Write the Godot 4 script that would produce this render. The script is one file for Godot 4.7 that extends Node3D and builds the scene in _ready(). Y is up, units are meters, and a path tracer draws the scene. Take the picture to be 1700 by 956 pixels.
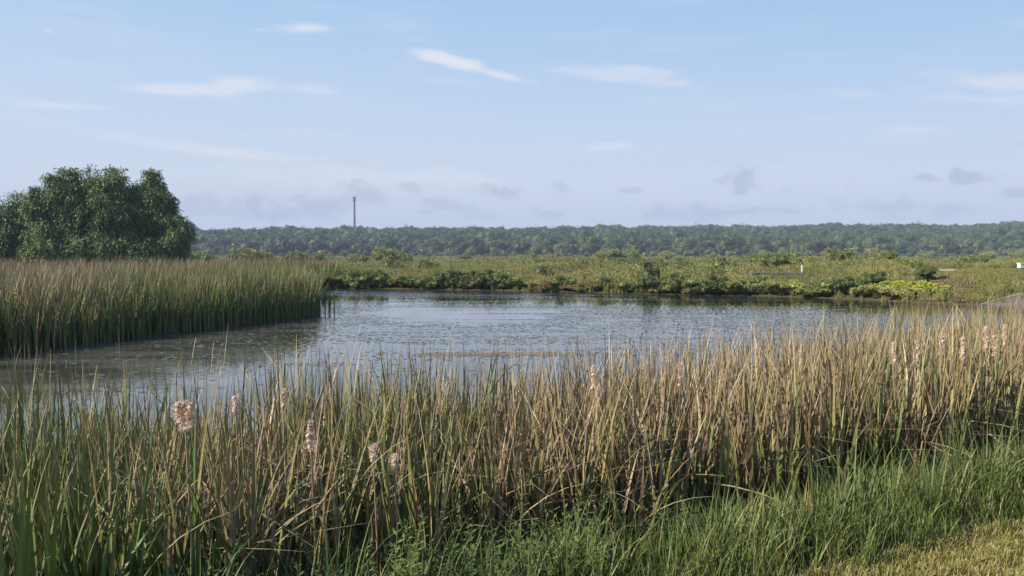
extends Node3D
# A pond in a marsh: cattails in front, a reed stand and willows on one side, a wooded ridge far behind.

const F := 1309.0        # focal length in pixels of the 1700 px wide photograph
const EYE := 2.8         # eye height above the water
const HOR := 424.0       # row of the eye level
var tilt := atan((478.0 - HOR) / F)
var R := RandomNumberGenerator.new()
var noise := FastNoiseLite.new()
var noise_b := FastNoiseLite.new()
var taken := {}
var M := {}


# ---------------------------------------------------------------- helpers
class Acc:
	var v := PackedVector3Array()
	var c := PackedColorArray()
	var n := PackedVector3Array()
	var uv := PackedVector2Array()
	var i := PackedInt32Array()

	func quad(p0: Vector3, p1: Vector3, p2: Vector3, p3: Vector3, col: Color) -> void:
		var k := v.size()
		v.append(p0); v.append(p1); v.append(p2); v.append(p3)
		c.append(col); c.append(col); c.append(col); c.append(col)
		i.append(k); i.append(k + 1); i.append(k + 2)
		i.append(k); i.append(k + 2); i.append(k + 3)

	func leaf(p: Vector3, along: Vector3, side: Vector3, col: Color) -> void:
		quad(p, p + along * 0.45 + side, p + along, p + along * 0.45 - side, col)

	func box(lo: Vector3, hi: Vector3, col: Color) -> void:
		var a := lo
		var b := hi
		quad(Vector3(a.x, b.y, a.z), Vector3(b.x, b.y, a.z), Vector3(b.x, b.y, b.z), Vector3(a.x, b.y, b.z), col)
		quad(Vector3(a.x, a.y, b.z), Vector3(b.x, a.y, b.z), Vector3(b.x, a.y, a.z), Vector3(a.x, a.y, a.z), col)
		quad(Vector3(a.x, b.y, b.z), Vector3(b.x, b.y, b.z), Vector3(b.x, a.y, b.z), Vector3(a.x, a.y, b.z), col)
		quad(Vector3(b.x, b.y, a.z), Vector3(a.x, b.y, a.z), Vector3(a.x, a.y, a.z), Vector3(b.x, a.y, a.z), col)
		quad(Vector3(b.x, b.y, b.z), Vector3(b.x, b.y, a.z), Vector3(b.x, a.y, a.z), Vector3(b.x, a.y, b.z), col)
		quad(Vector3(a.x, b.y, a.z), Vector3(a.x, b.y, b.z), Vector3(a.x, a.y, b.z), Vector3(a.x, a.y, a.z), col)

	func tube(pts: Array, radii: Array, sides: int, col: Color) -> void:
		var k := v.size()
		for q in pts.size():
			var p: Vector3 = pts[q]
			var t: Vector3 = (pts[mini(q + 1, pts.size() - 1)] - pts[maxi(q - 1, 0)]).normalized()
			var x := t.cross(Vector3(0.31, 0.17, 0.93)).normalized()
			var z := t.cross(x)
			var rr: float = radii[q]
			for s in sides:
				var ang := TAU * s / sides
				v.append(p + (x * cos(ang) + z * sin(ang)) * rr)
				c.append(col)
		for q in pts.size() - 1:
			for s in sides:
				var a := k + q * sides + s
				var b := k + q * sides + (s + 1) % sides
				i.append(a); i.append(b); i.append(b + sides)
				i.append(a); i.append(b + sides); i.append(a + sides)
		var top := k + (pts.size() - 1) * sides
		for s in range(1, sides - 1):
			i.append(top); i.append(top + s); i.append(top + s + 1)

	# a long leaf: bends with its length, may be snapped at kink_t; colours change from base to tip
	func blade(p: Vector3, az: float, length: float, w: float, lean: float, curl: float, segs: int, fold: float, kink_t: float, kink: float, twist: float, c0: Color, c1: Color, c2: Color) -> void:
		var out := Vector3(cos(az), 0, sin(az))
		var k := v.size()
		var step := length / segs
		var th := lean
		var three := fold > 0.0
		for q in segs + 1:
			var t := float(q) / segs
			th = lean + curl * t * t + (kink if t > kink_t else 0.0)
			var dir := out * sin(th) + Vector3.UP * cos(th)
			if q > 0:
				p += dir * step
			var s0 := Vector3(-out.z, 0, out.x)
			var nn := dir.cross(s0)
			var ta := twist * t
			var side := s0 * cos(ta) + nn * sin(ta)
			var ww := w * (0.75 + 0.25 * minf(t * 4.0, 1.0)) * clampf((1.0 - t) * 2.2, 0.04, 1.0) * 0.5
			var col := c0.lerp(c1, minf(t * 2.0, 1.0)) if t < 0.62 else c1.lerp(c2, (t - 0.62) / 0.38)
			v.append(p + side * ww); c.append(col)
			if three:
				v.append(p + dir.cross(side) * ww * fold); c.append(col)
			v.append(p - side * ww); c.append(col)
		var m := 3 if three else 2
		for q in segs:
			for s in m - 1:
				var a := k + q * m + s
				i.append(a); i.append(a + 1); i.append(a + m + 1)
				i.append(a); i.append(a + m + 1); i.append(a + m)

	func mesh(mat: Material) -> ArrayMesh:
		var arr := []
		arr.resize(Mesh.ARRAY_MAX)
		arr[Mesh.ARRAY_VERTEX] = v
		if c.size() == v.size(): arr[Mesh.ARRAY_COLOR] = c
		if n.size() == v.size(): arr[Mesh.ARRAY_NORMAL] = n
		if uv.size() == v.size(): arr[Mesh.ARRAY_TEX_UV] = uv
		arr[Mesh.ARRAY_INDEX] = i
		var me := ArrayMesh.new()
		me.add_surface_from_arrays(Mesh.PRIMITIVE_TRIANGLES, arr)
		me.surface_set_material(0, mat)
		return me


func numbered(called: String) -> String:
	var k: int = taken.get(called, 0)
	taken[called] = k + 1
	return called if k == 0 else "%s_%03d" % [called, k]


func tag(o: Node, label := "", category := "", group := "", kind := "") -> Node:
	if label: o.set_meta("label", label)
	if category: o.set_meta("category", category)
	if group: o.set_meta("group", group)
	if kind: o.set_meta("kind", kind)
	return o


func put(called: String, me: Mesh, parent: Node = null) -> MeshInstance3D:
	var o := MeshInstance3D.new()
	o.mesh = me
	o.name = called if parent else numbered(called)
	(parent if parent else self).add_child(o, true)
	return o


func thing(called: String, at := Vector3.ZERO, turn := 0.0) -> Node3D:
	var o := Node3D.new()
	o.name = numbered(called)
	o.position = at
	o.rotation.y = turn
	add_child(o, true)
	return o


func copy_of(proto: Node3D, called: String, tf: Transform3D) -> Node3D:
	var o: Node3D = proto.duplicate()
	o.name = numbered(called)
	add_child(o, true)
	o.transform = tf
	return o


func many(called: String, me: Mesh, tfs: Array, cols: PackedColorArray, parent: Node = null) -> MultiMeshInstance3D:
	var mm := MultiMesh.new()
	mm.transform_format = MultiMesh.TRANSFORM_3D
	mm.use_colors = true
	mm.mesh = me
	mm.instance_count = tfs.size()
	var b := PackedFloat32Array()
	b.resize(tfs.size() * 16)
	for q in tfs.size():
		var t: Transform3D = tfs[q]
		var o := q * 16
		b[o] = t.basis.x.x; b[o + 1] = t.basis.y.x; b[o + 2] = t.basis.z.x; b[o + 3] = t.origin.x
		b[o + 4] = t.basis.x.y; b[o + 5] = t.basis.y.y; b[o + 6] = t.basis.z.y; b[o + 7] = t.origin.y
		b[o + 8] = t.basis.x.z; b[o + 9] = t.basis.y.z; b[o + 10] = t.basis.z.z; b[o + 11] = t.origin.z
		b[o + 12] = cols[q].r; b[o + 13] = cols[q].g; b[o + 14] = cols[q].b; b[o + 15] = 1.0
	mm.buffer = b
	var o := MultiMeshInstance3D.new()
	o.multimesh = mm
	o.name = called if parent else numbered(called)
	o.set_meta("kind", "stuff")
	(parent if parent else self).add_child(o, true)
	return o


func rr(a: float, b: float) -> float:
	return R.randf_range(a, b)


func jit(c: Color, k: float) -> Color:
	var m := rr(1.0 - k, 1.0 + k)
	return Color(c.r * m * rr(0.93, 1.07), c.g * m, c.b * m * rr(0.93, 1.07))


func grey(k: float) -> Color:
	var m := rr(1.0 - k, 1.0 + k)
	return Color(m * rr(0.94, 1.06), m, m * rr(0.94, 1.06))


func turned(at: Vector3, s: Vector3, ang: float) -> Transform3D:
	return Transform3D(Basis(Vector3.UP, ang).scaled_local(s), at)


func ray(px: float, py: float) -> Vector3:
	return Vector3((px - 850.0) / F, -(py - 478.0) / F, -1.0).rotated(Vector3.RIGHT, -tilt)


# where the sight line of a pixel of the photograph meets the level h
func ground_at(px: float, py: float, h := 0.0) -> Vector3:
	var d := ray(px, py)
	return Vector3(0, EYE, 0) + d * ((h - EYE) / d.y)


# the point of a pixel column at a known distance
func out_at(px: float, depth: float) -> Vector3:
	var x := (px - 850.0) / F * depth
	return Vector3(x, land(x, -depth), -depth)


func curve(tab: Array, x: float) -> float:
	if x <= tab[0][0]: return tab[0][1]
	for q in range(1, tab.size()):
		if x <= tab[q][0]:
			return lerpf(tab[q - 1][1], tab[q][1], (x - tab[q - 1][0]) / (tab[q][0] - tab[q - 1][0]))
	return tab[-1][1]


# ---------------------------------------------------------------- the lie of the land
const SHORE := [[-60, 74.0], [-30.8, 73.0], [-17.1, 67.9], [-7.6, 66.0], [0, 62.7], [9.3, 58.2], [16.7, 54.7], [20, 52.4], [22.7, 49.5], [24.1, 46.6], [25.6, 44.9], [28.3, 44.3], [36, 43.8], [37, 28.0]]
const RIDGE := [[-600, 384], [0, 383], [310, 381], [430, 383], [590, 379], [720, 380], [850, 381], [960, 377], [1060, 378], [1250, 376], [1370, 375], [1450, 373], [1560, 376], [1640, 371], [1700, 367], [2300, 366]]


# metres from the edge of the mown lawn towards the pond
func from_lawn(x: float, z: float) -> float:
	return (x - 2.15) * -0.46 + (z + 4.7) * -0.888


# metres inland of the far shore
func inland(x: float, z: float) -> float:
	return maxf(-z - curve(SHORE, x), x - 37.0)


func land(x: float, z: float) -> float:
	var s := from_lawn(x, z)
	var e := inland(x, z)
	var near := 0.9 - 0.97 * smoothstep(0.0, 3.2, s) - 0.5 * smoothstep(3.2, 8.0, s)
	if e < -4.0:
		return near + 0.03 * noise.get_noise_2d(x * 30.0, z * 30.0)
	var far := -0.5 + 0.52 * smoothstep(-4.0, 0.0, e) + 0.17 * smoothstep(0.0, 0.2, e) + 0.3 * smoothstep(0.4, 6.0, e)
	far += smoothstep(16.0, 26.0, x) * (1.0 - smoothstep(60.0, 110.0, x)) * 0.75 * smoothstep(0.5, 15.0, e) * (1.0 - smoothstep(30.0, 80.0, e))
	far += smoothstep(26.5, 29.5, x) * (1.0 - smoothstep(60.0, 110.0, x)) * 0.42 * smoothstep(0.1, 1.2, e) * (1.0 - smoothstep(30.0, 80.0, e))
	far += 0.10 * noise.get_noise_2d(x * 6.0, z * 6.0) * smoothstep(0.0, 2.0, e)
	var d := -z
	if d > 500.0:
		var t := smoothstep(520.0, 1060.0, d)
		var top := EYE + (HOR - curve(RIDGE, 850.0 + x / 1050.0 * F)) / F * 1050.0 - 22.0
		far += t * top + t * (1.0 - t) * 14.0 * noise.get_noise_2d(x * 0.5, z * 0.5)
		far -= smoothstep(1100.0, 1700.0, d) * 12.0
	return maxf(near, far)


func sheet(x0: float, x1: float, z0: float, z1: float, nx: int, nz: int, fn: Callable) -> Acc:
	var a := Acc.new()
	var dx := (x1 - x0) / nx
	var dz := (z1 - z0) / nz
	var hs := PackedFloat32Array()
	hs.resize((nx + 1) * (nz + 1))
	for q in nz + 1:
		for p in nx + 1:
			hs[q * (nx + 1) + p] = fn.call(x0 + p * dx, z0 + q * dz)
	for q in nz + 1:
		for p in nx + 1:
			var k := q * (nx + 1) + p
			a.v.append(Vector3(x0 + p * dx, hs[k], z0 + q * dz))
			var l := hs[k - 1] if p > 0 else hs[k]
			var r := hs[k + 1] if p < nx else hs[k]
			var u := hs[k - nx - 1] if q > 0 else hs[k]
			var w := hs[k + nx + 1] if q < nz else hs[k]
			a.n.append(Vector3((l - r) / (2.0 * dx), 1.0, (u - w) / (2.0 * dz)).normalized())
			a.uv.append(Vector2(float(p) / nx, float(q) / nz))
	for q in nz:
		for p in nx:
			var k := q * (nx + 1) + p
			a.i.append(k); a.i.append(k + 1); a.i.append(k + nx + 2)
			a.i.append(k); a.i.append(k + nx + 2); a.i.append(k + nx + 1)
	return a


# ---------------------------------------------------------------- materials
func plant_material(back: Color, rough := 0.6) -> StandardMaterial3D:
	var m := StandardMaterial3D.new()
	m.vertex_color_use_as_albedo = true
	m.roughness = rough
	m.metallic_specular = 0.35
	m.cull_mode = BaseMaterial3D.CULL_DISABLED
	m.backlight_enabled = true
	m.backlight = back
	return m


func noisy_material(freq: float, ramp: Array, scale: float, rough := 0.95, octaves := 5) -> StandardMaterial3D:
	var m := StandardMaterial3D.new()
	var f := FastNoiseLite.new()
	f.frequency = freq
	f.fractal_octaves = octaves
	f.seed = 7 + int(scale * 100)
	var t := NoiseTexture2D.new()
	t.width = 512
	t.height = 512
	t.seamless = true
	t.noise = f
	var g := Gradient.new()
	var offs := PackedFloat32Array()
	var cols := PackedColorArray()
	for q in ramp.size():
		offs.append(float(q) / (ramp.size() - 1))
		cols.append((ramp[q] as Color).linear_to_srgb())
	g.offsets = offs
	g.colors = cols
	t.color_ramp = g
	m.albedo_texture = t
	m.uv1_triplanar = true
	m.uv1_world_triplanar = true
	m.uv1_scale = Vector3.ONE * scale
	m.roughness = rough
	m.metallic_specular = 0.2
	return m


func flat_material(c: Color, rough := 0.8) -> StandardMaterial3D:
	var m := StandardMaterial3D.new()
	m.albedo_color = c.linear_to_srgb()
	m.roughness = rough
	m.metallic_specular = 0.4
	return m


# ---------------------------------------------------------------- sky
func sky_colour(el: float, az: float) -> Color:   # degrees; az 0 is straight ahead, positive to the right
	var stops := [[0.0, Color(0.70, 0.745, 0.83)], [2.2, Color(0.745, 0.785, 0.86)], [5.0, Color(0.785, 0.825, 0.895)], [8.5, Color(0.755, 0.825, 0.915)], [13.0, Color(0.70, 0.80, 0.915)], [18.0, Color(0.635, 0.765, 0.905)], [30.0, Color(0.53, 0.69, 0.87)], [55.0, Color(0.40, 0.58, 0.80)], [90.0, Color(0.33, 0.51, 0.75)]]
	var c: Color = stops[-1][1]
	for q in range(1, stops.size()):
		if el <= stops[q][0]:
			c = (stops[q - 1][1] as Color).lerp(stops[q][1], (el - stops[q - 1][0]) / (stops[q][0] - stops[q - 1][0]))
			break
	var near_sun := 0.5 + 0.5 * cos(deg_to_rad(az + 95.0))   # paler on the sun's side
	var k := (near_sun - 0.5) * smoothstep(2.0, 16.0, el)
	return Color(c.r * (1.0 + 0.11 * k), c.g * (1.0 + 0.06 * k), c.b * (1.0 + 0.02 * k)).srgb_to_linear()


func make_sky() -> PanoramaSkyMaterial:
	var w := 3072
	var h := 1536
	var im := Image.create_empty(w, h, false, Image.FORMAT_RGBF)
	im.fill(Color(0.10, 0.115, 0.09))
	var per := 360.0 / w
	for q in h / 2 + 4:
		var el := maxf(90.0 - (q + 0.5) * per, 0.0)
		if el > 26.0 and q % 2 == 1: continue
		for k in 96:
			im.fill_rect(Rect2i(k * 32, q, 32, 2), sky_colour(el, k * 3.75 if k < 48 else k * 3.75 - 360.0))
	# smooth the steps between sectors
	for q in h / 2 + 4:
		var el := 90.0 - (q + 0.5) * per
		if el > 22.0: continue
		for p in w:
			var az := p * per
			if az > 180.0: az -= 360.0
			if absf(az) > 44.0: continue
			var c := sky_colour(maxf(el, 0.0), az)
			# faint streaks of high cloud
			var st := noise_b.get_noise_2d(az * 3.0 + el * 5.0, el * 26.0)
			var fl := noise.get_noise_2d(az * 7.0, el * 16.0 + 300.0)
			var veil := clampf(st * 0.8 + fl * 0.25 - 0.05, 0.0, 1.0) * 0.30 * smoothstep(3.0, 6.0, el)
			c = c.lerp(Color(0.72, 0.75, 0.84), veil)
			im.set_pixel(p, q, c)
	# single clouds: px, py of the photograph, half width, half height, slope, strength, kind (0 high and pale, 1 low and grey)
	var list := [
		[508, 47, 58, 10, -0.04, 0.7, 0], [440, 50, 20, 4, 0, 0.4, 0], [350, 146, 130, 15, -0.12, 0.62, 0], [400, 130, 60, 6, -0.1, 0.4, 0], [90, 176, 90, 6, -0.04, 0.45, 0], [520, 148, 80, 10, 0.0, 0.35, 0],
		[735, 98, 88, 15, 0.22, 0.85, 0], [820, 122, 92, 8, 0.24, 0.7, 0], [1030, 128, 130, 15, 0.12, 0.42, 0], [1060, 116, 90, 8, 0.12, 0.4, 0], [1650, 138, 110, 20, 0.18, 0.5, 0], [1620, 165, 110, 9, 0.12, 0.35, 0], [1400, 155, 50, 8, 0.1, 0.25, 0],
		[260, 235, 220, 12, 0.12, 0.35, 0], [450, 258, 200, 9, 0.05, 0.3, 0], [1005, 243, 60, 12, -0.04, 0.45, 0], [1500, 215, 90, 7, 0.05, 0.25, 0], [30, 40, 8, 4, 0, 0.4, 0], [85, 51, 9, 4, 0.2, 0.4, 0], [620, 295, 330, 22, 0.0, 0.35, 0],
		[380, 350, 90, 26, 0.0, 0.6, 1], [480, 352, 100, 28, 0.0, 0.65, 1], [540, 340, 70, 20, 0.05, 0.5, 1], [600, 322, 44, 24, 0.1, 0.6, 1], [675, 312, 34, 12, 0.1, 0.5, 1], [745, 342, 48, 14, 0.06, 0.6, 1], [705, 353, 17, 9, 0, 0.6, 1], [836, 320, 38, 17, 0, 0.7, 1], [906, 358, 30, 11, 0, 0.75, 1], [932, 313, 18, 10, 0.3, 0.5, 1],
		[1048, 317, 24, 7, 0.05, 0.6, 1], [1222, 303, 46, 27, 0.25, 0.85, 1], [1298, 318, 17, 7, 0, 0.5, 1], [1090, 357, 52, 15, 0, 0.6, 1], [1165, 358, 66, 17, 0, 0.6, 1], [1275, 350, 70, 9, 0.02, 0.7, 1], [1405, 313, 9, 6, 0, 0.5, 1], [1532, 295, 25, 13, 0.08, 0.75, 1], [1606, 296, 40, 14, 0, 0.85, 1], [1682, 322, 34, 8, 0.02, 0.75, 1], [1470, 345, 95, 12, 0.02, 0.6, 1], [1590, 352, 70, 9, 0, 0.45, 1], [1180, 352, 120, 14, 0.02, 0.5, 1], [800, 362, 60, 9, 0, 0.4, 1], [1500, 362, 60, 8, 0, 0.4, 1], [1385, 335, 14, 5, 0, 0.4, 1], [1692, 240, 16, 9, 0, 0.35, 1], [406, 214, 13, 5, 0.3, 0.2, 1]]
	R.seed = 41
	for q in 150:   # the same kinds of cloud all round
		var side := rr(1750, 5800)
		if R.randf() < 0.55:
			list.append([side, rr(280, 372), rr(15, 110), rr(7, 22), rr(-0.05, 0.15), rr(0.4, 0.8), 1])
		else:
			list.append([side, rr(-700, 250), rr(40, 200), rr(6, 24), rr(-0.15, 0.2), rr(0.3, 0.6), 0])
	var deg := rad_to_deg(1.0 / F)
	for cl in list:
		var far: bool = cl[0] > 1710
		var az0: float = (cl[0] - 850.0) * deg if far else rad_to_deg(atan((cl[0] - 850.0) / F))
		var el0: float = (HOR - cl[1]) * deg
		if not far:
			el0 = rad_to_deg(asin(ray(cl[0], cl[1]).normalized().y))
		var ax: float = cl[2] * deg
		var ay: float = cl[3] * deg
		var reach := ax * 1.5 + 0.5
		var reach_y: float = ay * 1.7 + absf(cl[4]) * ax * 1.3 + 0.3
		for q in range(int((90.0 - el0 - reach_y) / per), int((90.0 - el0 + reach_y) / per) + 1):
			if q < 0 or q > h / 2 + 3: continue
			var el := 90.0 - (q + 0.5) * per
			for p in range(int((az0 - reach) / per), int((az0 + reach) / per) + 1):
				var az := p * per
				var u := (az - az0) / ax
				var t: float = (el - el0 + cl[4] * (az - az0)) / ay
				var n1 := noise.get_noise_2d(az * 22.0 + cl[1], el * 26.0)
				var n2 := noise_b.get_noise_2d(az * 9.0 + el * 8.0, el * 40.0 + cl[0])
				var a := 0.0
				var tint: Color
				if cl[6] == 0:
					a = smoothstep(1.0, 0.15, sqrt(u * u + t * t) + n2 * 0.55 + n1 * 0.15) * cl[5]
					tint = Color(0.76, 0.775, 0.85)
				else:
					if t < 0.0: t *= 1.5
					# low cumulus, grey violet
					a = smoothstep(1.0, 0.42, sqrt(u * u + t * t) + n1 * 0.85 + noise_b.get_noise_2d(az * 45.0, el * 70.0) * 0.4) * cl[5]
					tint = Color(0.44, 0.495, 0.65)
				if a <= 0.0: continue
				var x := posmod(p, w)
				im.set_pixel(x, q, im.get_pixel(x, q).lerp(tint, a))
	var m := PanoramaSkyMaterial.new()
	m.panorama = ImageTexture.create_from_image(im)
	return m


# ---------------------------------------------------------------- crowns
func in_ball() -> Vector3:
	return Vector3(R.randfn(), R.randfn(), R.randfn()).normalized()


# leaves spread through clumps within the lobes [centre, radii]
func crown(lobes: Array, subs: int, leaves: int, size: float, narrow: float, droop: float, ca: Color, cb: Color, core: float) -> Acc:
	var a := Acc.new()
	for lb in lobes:
		var lc: Vector3 = lb[0]
		var lr: Vector3 = lb[1]
		var sm := minf(lr.x, minf(lr.y, lr.z))
		if core > 0.0:
			ball(a, lc, lr * core, ca)
		for s in subs:
			var dirv := in_ball()
			if dirv.y < -0.35: dirv.y *= -0.6
			var sc := lc + dirv * lr * rr(0.62, 0.98)
			var sr := sm * rr(0.26, 0.46)
			var tint := ca.lerp(cb, R.randf())
			for k in leaves:
				var o := in_ball()
				var p := sc + o * sr * pow(R.randf(), 0.45) * Vector3(1, 0.85, 1)
				var along := (o + in_ball() * 0.7 + Vector3.DOWN * droop).normalized() * size * rr(0.6, 1.3)
				var side := along.cross(in_ball()).normalized() * size * narrow * rr(0.7, 1.2)
				a.leaf(p, along, side, jit(tint, 0.22))
	return a


func ball(a: Acc, at: Vector3, r: Vector3, col: Color) -> void:
	var k := a.v.size()
	for q in 6:
		for p in 9:
			var th := PI * q / 5.0
			var ph := TAU * p / 9.0
			a.v.append(at + Vector3(sin(th) * cos(ph), cos(th), sin(th) * sin(ph)) * r * rr(0.85, 1.1))
			a.c.append(jit(col, 0.1))
	for q in 5:
		for p in 9:
			var x := k + q * 9 + p
			var y := k + q * 9 + (p + 1) % 9
			a.i.append(x); a.i.append(y + 9); a.i.append(x + 9)
			a.i.append(x); a.i.append(y); a.i.append(y + 9)


# hanging strings of narrow leaves
func willow_crown(lobes: Array, strings: int, size: float, ca: Color, cb: Color) -> Acc:
	var a := Acc.new()
	for lb in lobes:
		var lc: Vector3 = lb[0]
		var lr: Vector3 = lb[1]
		var sm := minf(lr.x, minf(lr.y, lr.z))
		ball(a, lc, lr * 0.5, ca)
		for s in 24:
			var dirv := in_ball()
			var sc := lc + dirv * lr * rr(0.6, 1.05)
			var sr := sm * rr(0.22, 0.42)
			var tint := ca.lerp(cb, R.randf())
			for k in strings:
				var o := in_ball()
				var p := sc + o * sr * pow(R.randf(), 0.4)
				var go := Vector3(o.x * 0.5, rr(-0.9, 0.75), o.z * 0.5) + in_ball() * 0.2
				if p.y > lc.y + lr.y * 0.75: go.y = rr(0.2, 1.2)
				var len := R.randi_range(4, 8)
				for q in len:
					var along := (go.normalized() + in_ball() * 0.65).normalized() * size * rr(0.7, 1.3)
					a.leaf(p, along, along.cross(in_ball()).normalized() * size * 0.2, jit(tint, 0.25))
					p += go.normalized() * size * 0.55
					go.y -= 0.22
	return a


func limbs(h: float, spread: float, r0: float, forks: int, col: Color) -> Acc:
	var a := Acc.new()
	a.tube([Vector3(0, -0.4, 0), Vector3(0.05 * h, h * 0.25, 0), Vector3(0.02 * h, h * 0.5, 0.02 * h), Vector3(0, h * 0.8, 0)], [r0 * 1.25, r0, r0 * 0.7, r0 * 0.25], 8, col)
	for q in forks:
		var az := TAU * q / forks + rr(-0.4, 0.4)
		var o := Vector3(cos(az), 0, sin(az))
		var y := h * rr(0.15, 0.5)
		a.tube([Vector3(0.03 * h, y, 0), o * spread * 0.4 + Vector3.UP * (y + h * 0.16), o * spread * 0.8 + Vector3.UP * (y + h * 0.36)], [r0 * 0.5, r0 * 0.33, r0 * 0.12], 6, col)
	return a


# ---------------------------------------------------------------- cattails
const GREEN := Color(0.075, 0.125, 0.034)
const GREEN_B := Color(0.125, 0.165, 0.05)
const YELLOW := Color(0.20, 0.195, 0.075)
const TAN := Color(0.255, 0.195, 0.12)
const PALE := Color(0.38, 0.315, 0.225)
const RUST := Color(0.21, 0.11, 0.065)
const BROWN := Color(0.105, 0.072, 0.047)


func leaf_colours(palette: int) -> Array:
	var x := R.randf()
	if palette == 0:      # green with a dry tip now and then
		var g := GREEN.lerp(GREEN_B, R.randf())
		if x < 0.6: return [jit(GREEN_B, 0.1), g, jit(GREEN_B, 0.15)]
		if x < 0.85: return [jit(GREEN_B, 0.1), g, jit(TAN, 0.15)]
		return [jit(TAN, 0.1), jit(YELLOW, 0.2), jit(TAN, 0.2)]
	if palette == 1:      # turning
		if x < 0.36: return [jit(YELLOW, 0.15), jit(GREEN_B, 0.2), jit(TAN, 0.2)]
		if x < 0.64: return [jit(GREEN_B, 0.2), jit(YELLOW, 0.2), jit(TAN, 0.2)]
		if x < 0.88: return [jit(TAN, 0.2), jit(TAN, 0.2), jit(PALE, 0.15)]
		return [jit(BROWN, 0.2), jit(BROWN.lerp(TAN, 0.4), 0.2), jit(TAN, 0.2)]
	if x < 0.2: return [jit(GREEN_B, 0.2), jit(YELLOW, 0.2), jit(TAN, 0.2)]
	if x < 0.56: return [jit(TAN, 0.2), jit(TAN.lerp(RUST, 0.3), 0.2), jit(PALE.lerp(RUST, 0.15), 0.15)]
	if x < 0.80: return [jit(BROWN, 0.2), jit(RUST, 0.2), jit(TAN, 0.2)]
	return [jit(BROWN, 0.2), jit(BROWN, 0.3), jit(BROWN.lerp(TAN, 0.5), 0.2)]


func one_blade(a: Acc, palette: int, height: float, w: float, segs: int, fold: float, spread: float) -> void:
	var cs := leaf_colours(palette)
	height *= 1.33
	var dry := palette > 0 and R.randf() < (0.16 if palette == 1 else 0.34)
	var base := Vector3(rr(-1, 1), 0, rr(-1, 1)) * 0.022
	a.blade(base, rr(0, TAU), height, w, rr(0.0, 0.09) * spread, (rr(0.02, 0.3) if R.randf() < 0.87 else rr(0.4, 1.1)) * spread, segs, fold, rr(0.55, 0.9) if dry else 2.0, rr(0.5, 2.0), rr(-1.2, 1.2), cs[0], cs[1], cs[2])


func seed_head(a: Acc, kind: int, at: Vector3, length: float) -> void:
	if kind == 0:     # the smooth brown spike
		a.tube([at, at + Vector3.UP * 0.012, at + Vector3.UP * length * 0.5, at + Vector3.UP * (length - 0.012), at + Vector3.UP * length, at + Vector3.UP * (length + 0.10)], [0.004, 0.012, 0.0135, 0.0125, 0.004, 0.0015], 8, jit(Color(0.11, 0.055, 0.028), 0.15))
		return
	a.tube([at, at + Vector3.UP * length], [0.006, 0.004], 5, Color(0.24, 0.16, 0.10))
	for q in 9:
		var f := (q + 0.5) / 9.0
		ball(a, at + Vector3(rr(-0.012, 0.012), length * f, rr(-0.012, 0.012)), Vector3.ONE * rr(0.009, 0.017) * (1.15 - 0.4 * f), Color(0.60, 0.46, 0.36))
	for q in 1700:     # burst: tufts of pale down
		var t := R.randf()
		var wd := 0.036 * (0.55 + 0.6 * sin(t * 9.0 + length * 40.0) * sin(t * 5.0 + 1.0)) * (1.0 - 0.45 * t) + 0.010
		var o := in_ball()
		var p := at + Vector3.UP * length * t + Vector3(o.x, o.y * 0.5, o.z) * wd * R.randf()
		var al := (o + in_ball() * 0.6).normalized() * rr(0.005, 0.013)
		a.leaf(p, al, al.cross(in_ball()).normalized() * rr(0.001, 0.0022), jit(Color(0.72, 0.60, 0.50).lerp(Color(0.50, 0.37, 0.27), pow(R.randf(), 1.5)), 0.06))


# a cattail with its parts: leaves, and a stalk with a head on some
func cattail_proto(palette: int, head: int, spread := 1.0) -> Node3D:
	var o := Node3D.new()
	for k in R.randi_range(5, 8) if palette < 2 else R.randi_range(4, 7):
		var a := Acc.new()
		one_blade(a, palette, rr(1.0, 1.55), rr(0.020, 0.030), 9, 0.35, spread)
		put("leaf", a.mesh(M.cattail), o)
	var sh := Acc.new()
	sh.tube([Vector3(0, -0.02, 0), Vector3(0, 0.12, 0), Vector3(0, 0.3, 0)], [0.016, 0.014, 0.008], 6, jit(GREEN_B.lerp(PALE, 0.4) if palette < 2 else TAN, 0.15))
	put("sheath", sh.mesh(M.cattail), o)
	if head >= 0:
		var a := Acc.new()
		var hgt := rr(1.15, 1.35)
		var lx := rr(-0.05, 0.05)
		var col := jit(TAN.lerp(GREEN_B, 0.3 if palette < 2 else 0.0), 0.15)
		a.tube([Vector3.ZERO, Vector3(lx * 0.3, hgt * 0.5, 0), Vector3(lx, hgt, 0)], [0.007, 0.0055, 0.004], 5, col)
		put("stalk", a.mesh(M.cattail), o)
		var b := Acc.new()
		seed_head(b, head, Vector3(lx, hgt, 0), rr(0.13, 0.17) if head == 0 else rr(0.15, 0.2))
		put("seed_head", b.mesh(M.cattail if head == 0 else M.down), o)
	return o


func cattail_mesh(palette: int, n: int, w0: float, segs: int, head: int, spread := 1.0) -> ArrayMesh:
	var a := Acc.new()
	for k in n:
		one_blade(a, palette, rr(1.0, 1.55), w0 * rr(0.75, 1.15), segs, 0.0, spread)
	if head >= 0:
		var hgt := rr(1.15, 1.35)
		a.tube([Vector3.ZERO, Vector3(0, hgt, 0)], [0.007, 0.004], 4, jit(TAN, 0.2))
		if head == 0:
			seed_head(a, 0, Vector3(0, hgt, 0), 0.15)
	return a.mesh(M.cattail)


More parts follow.
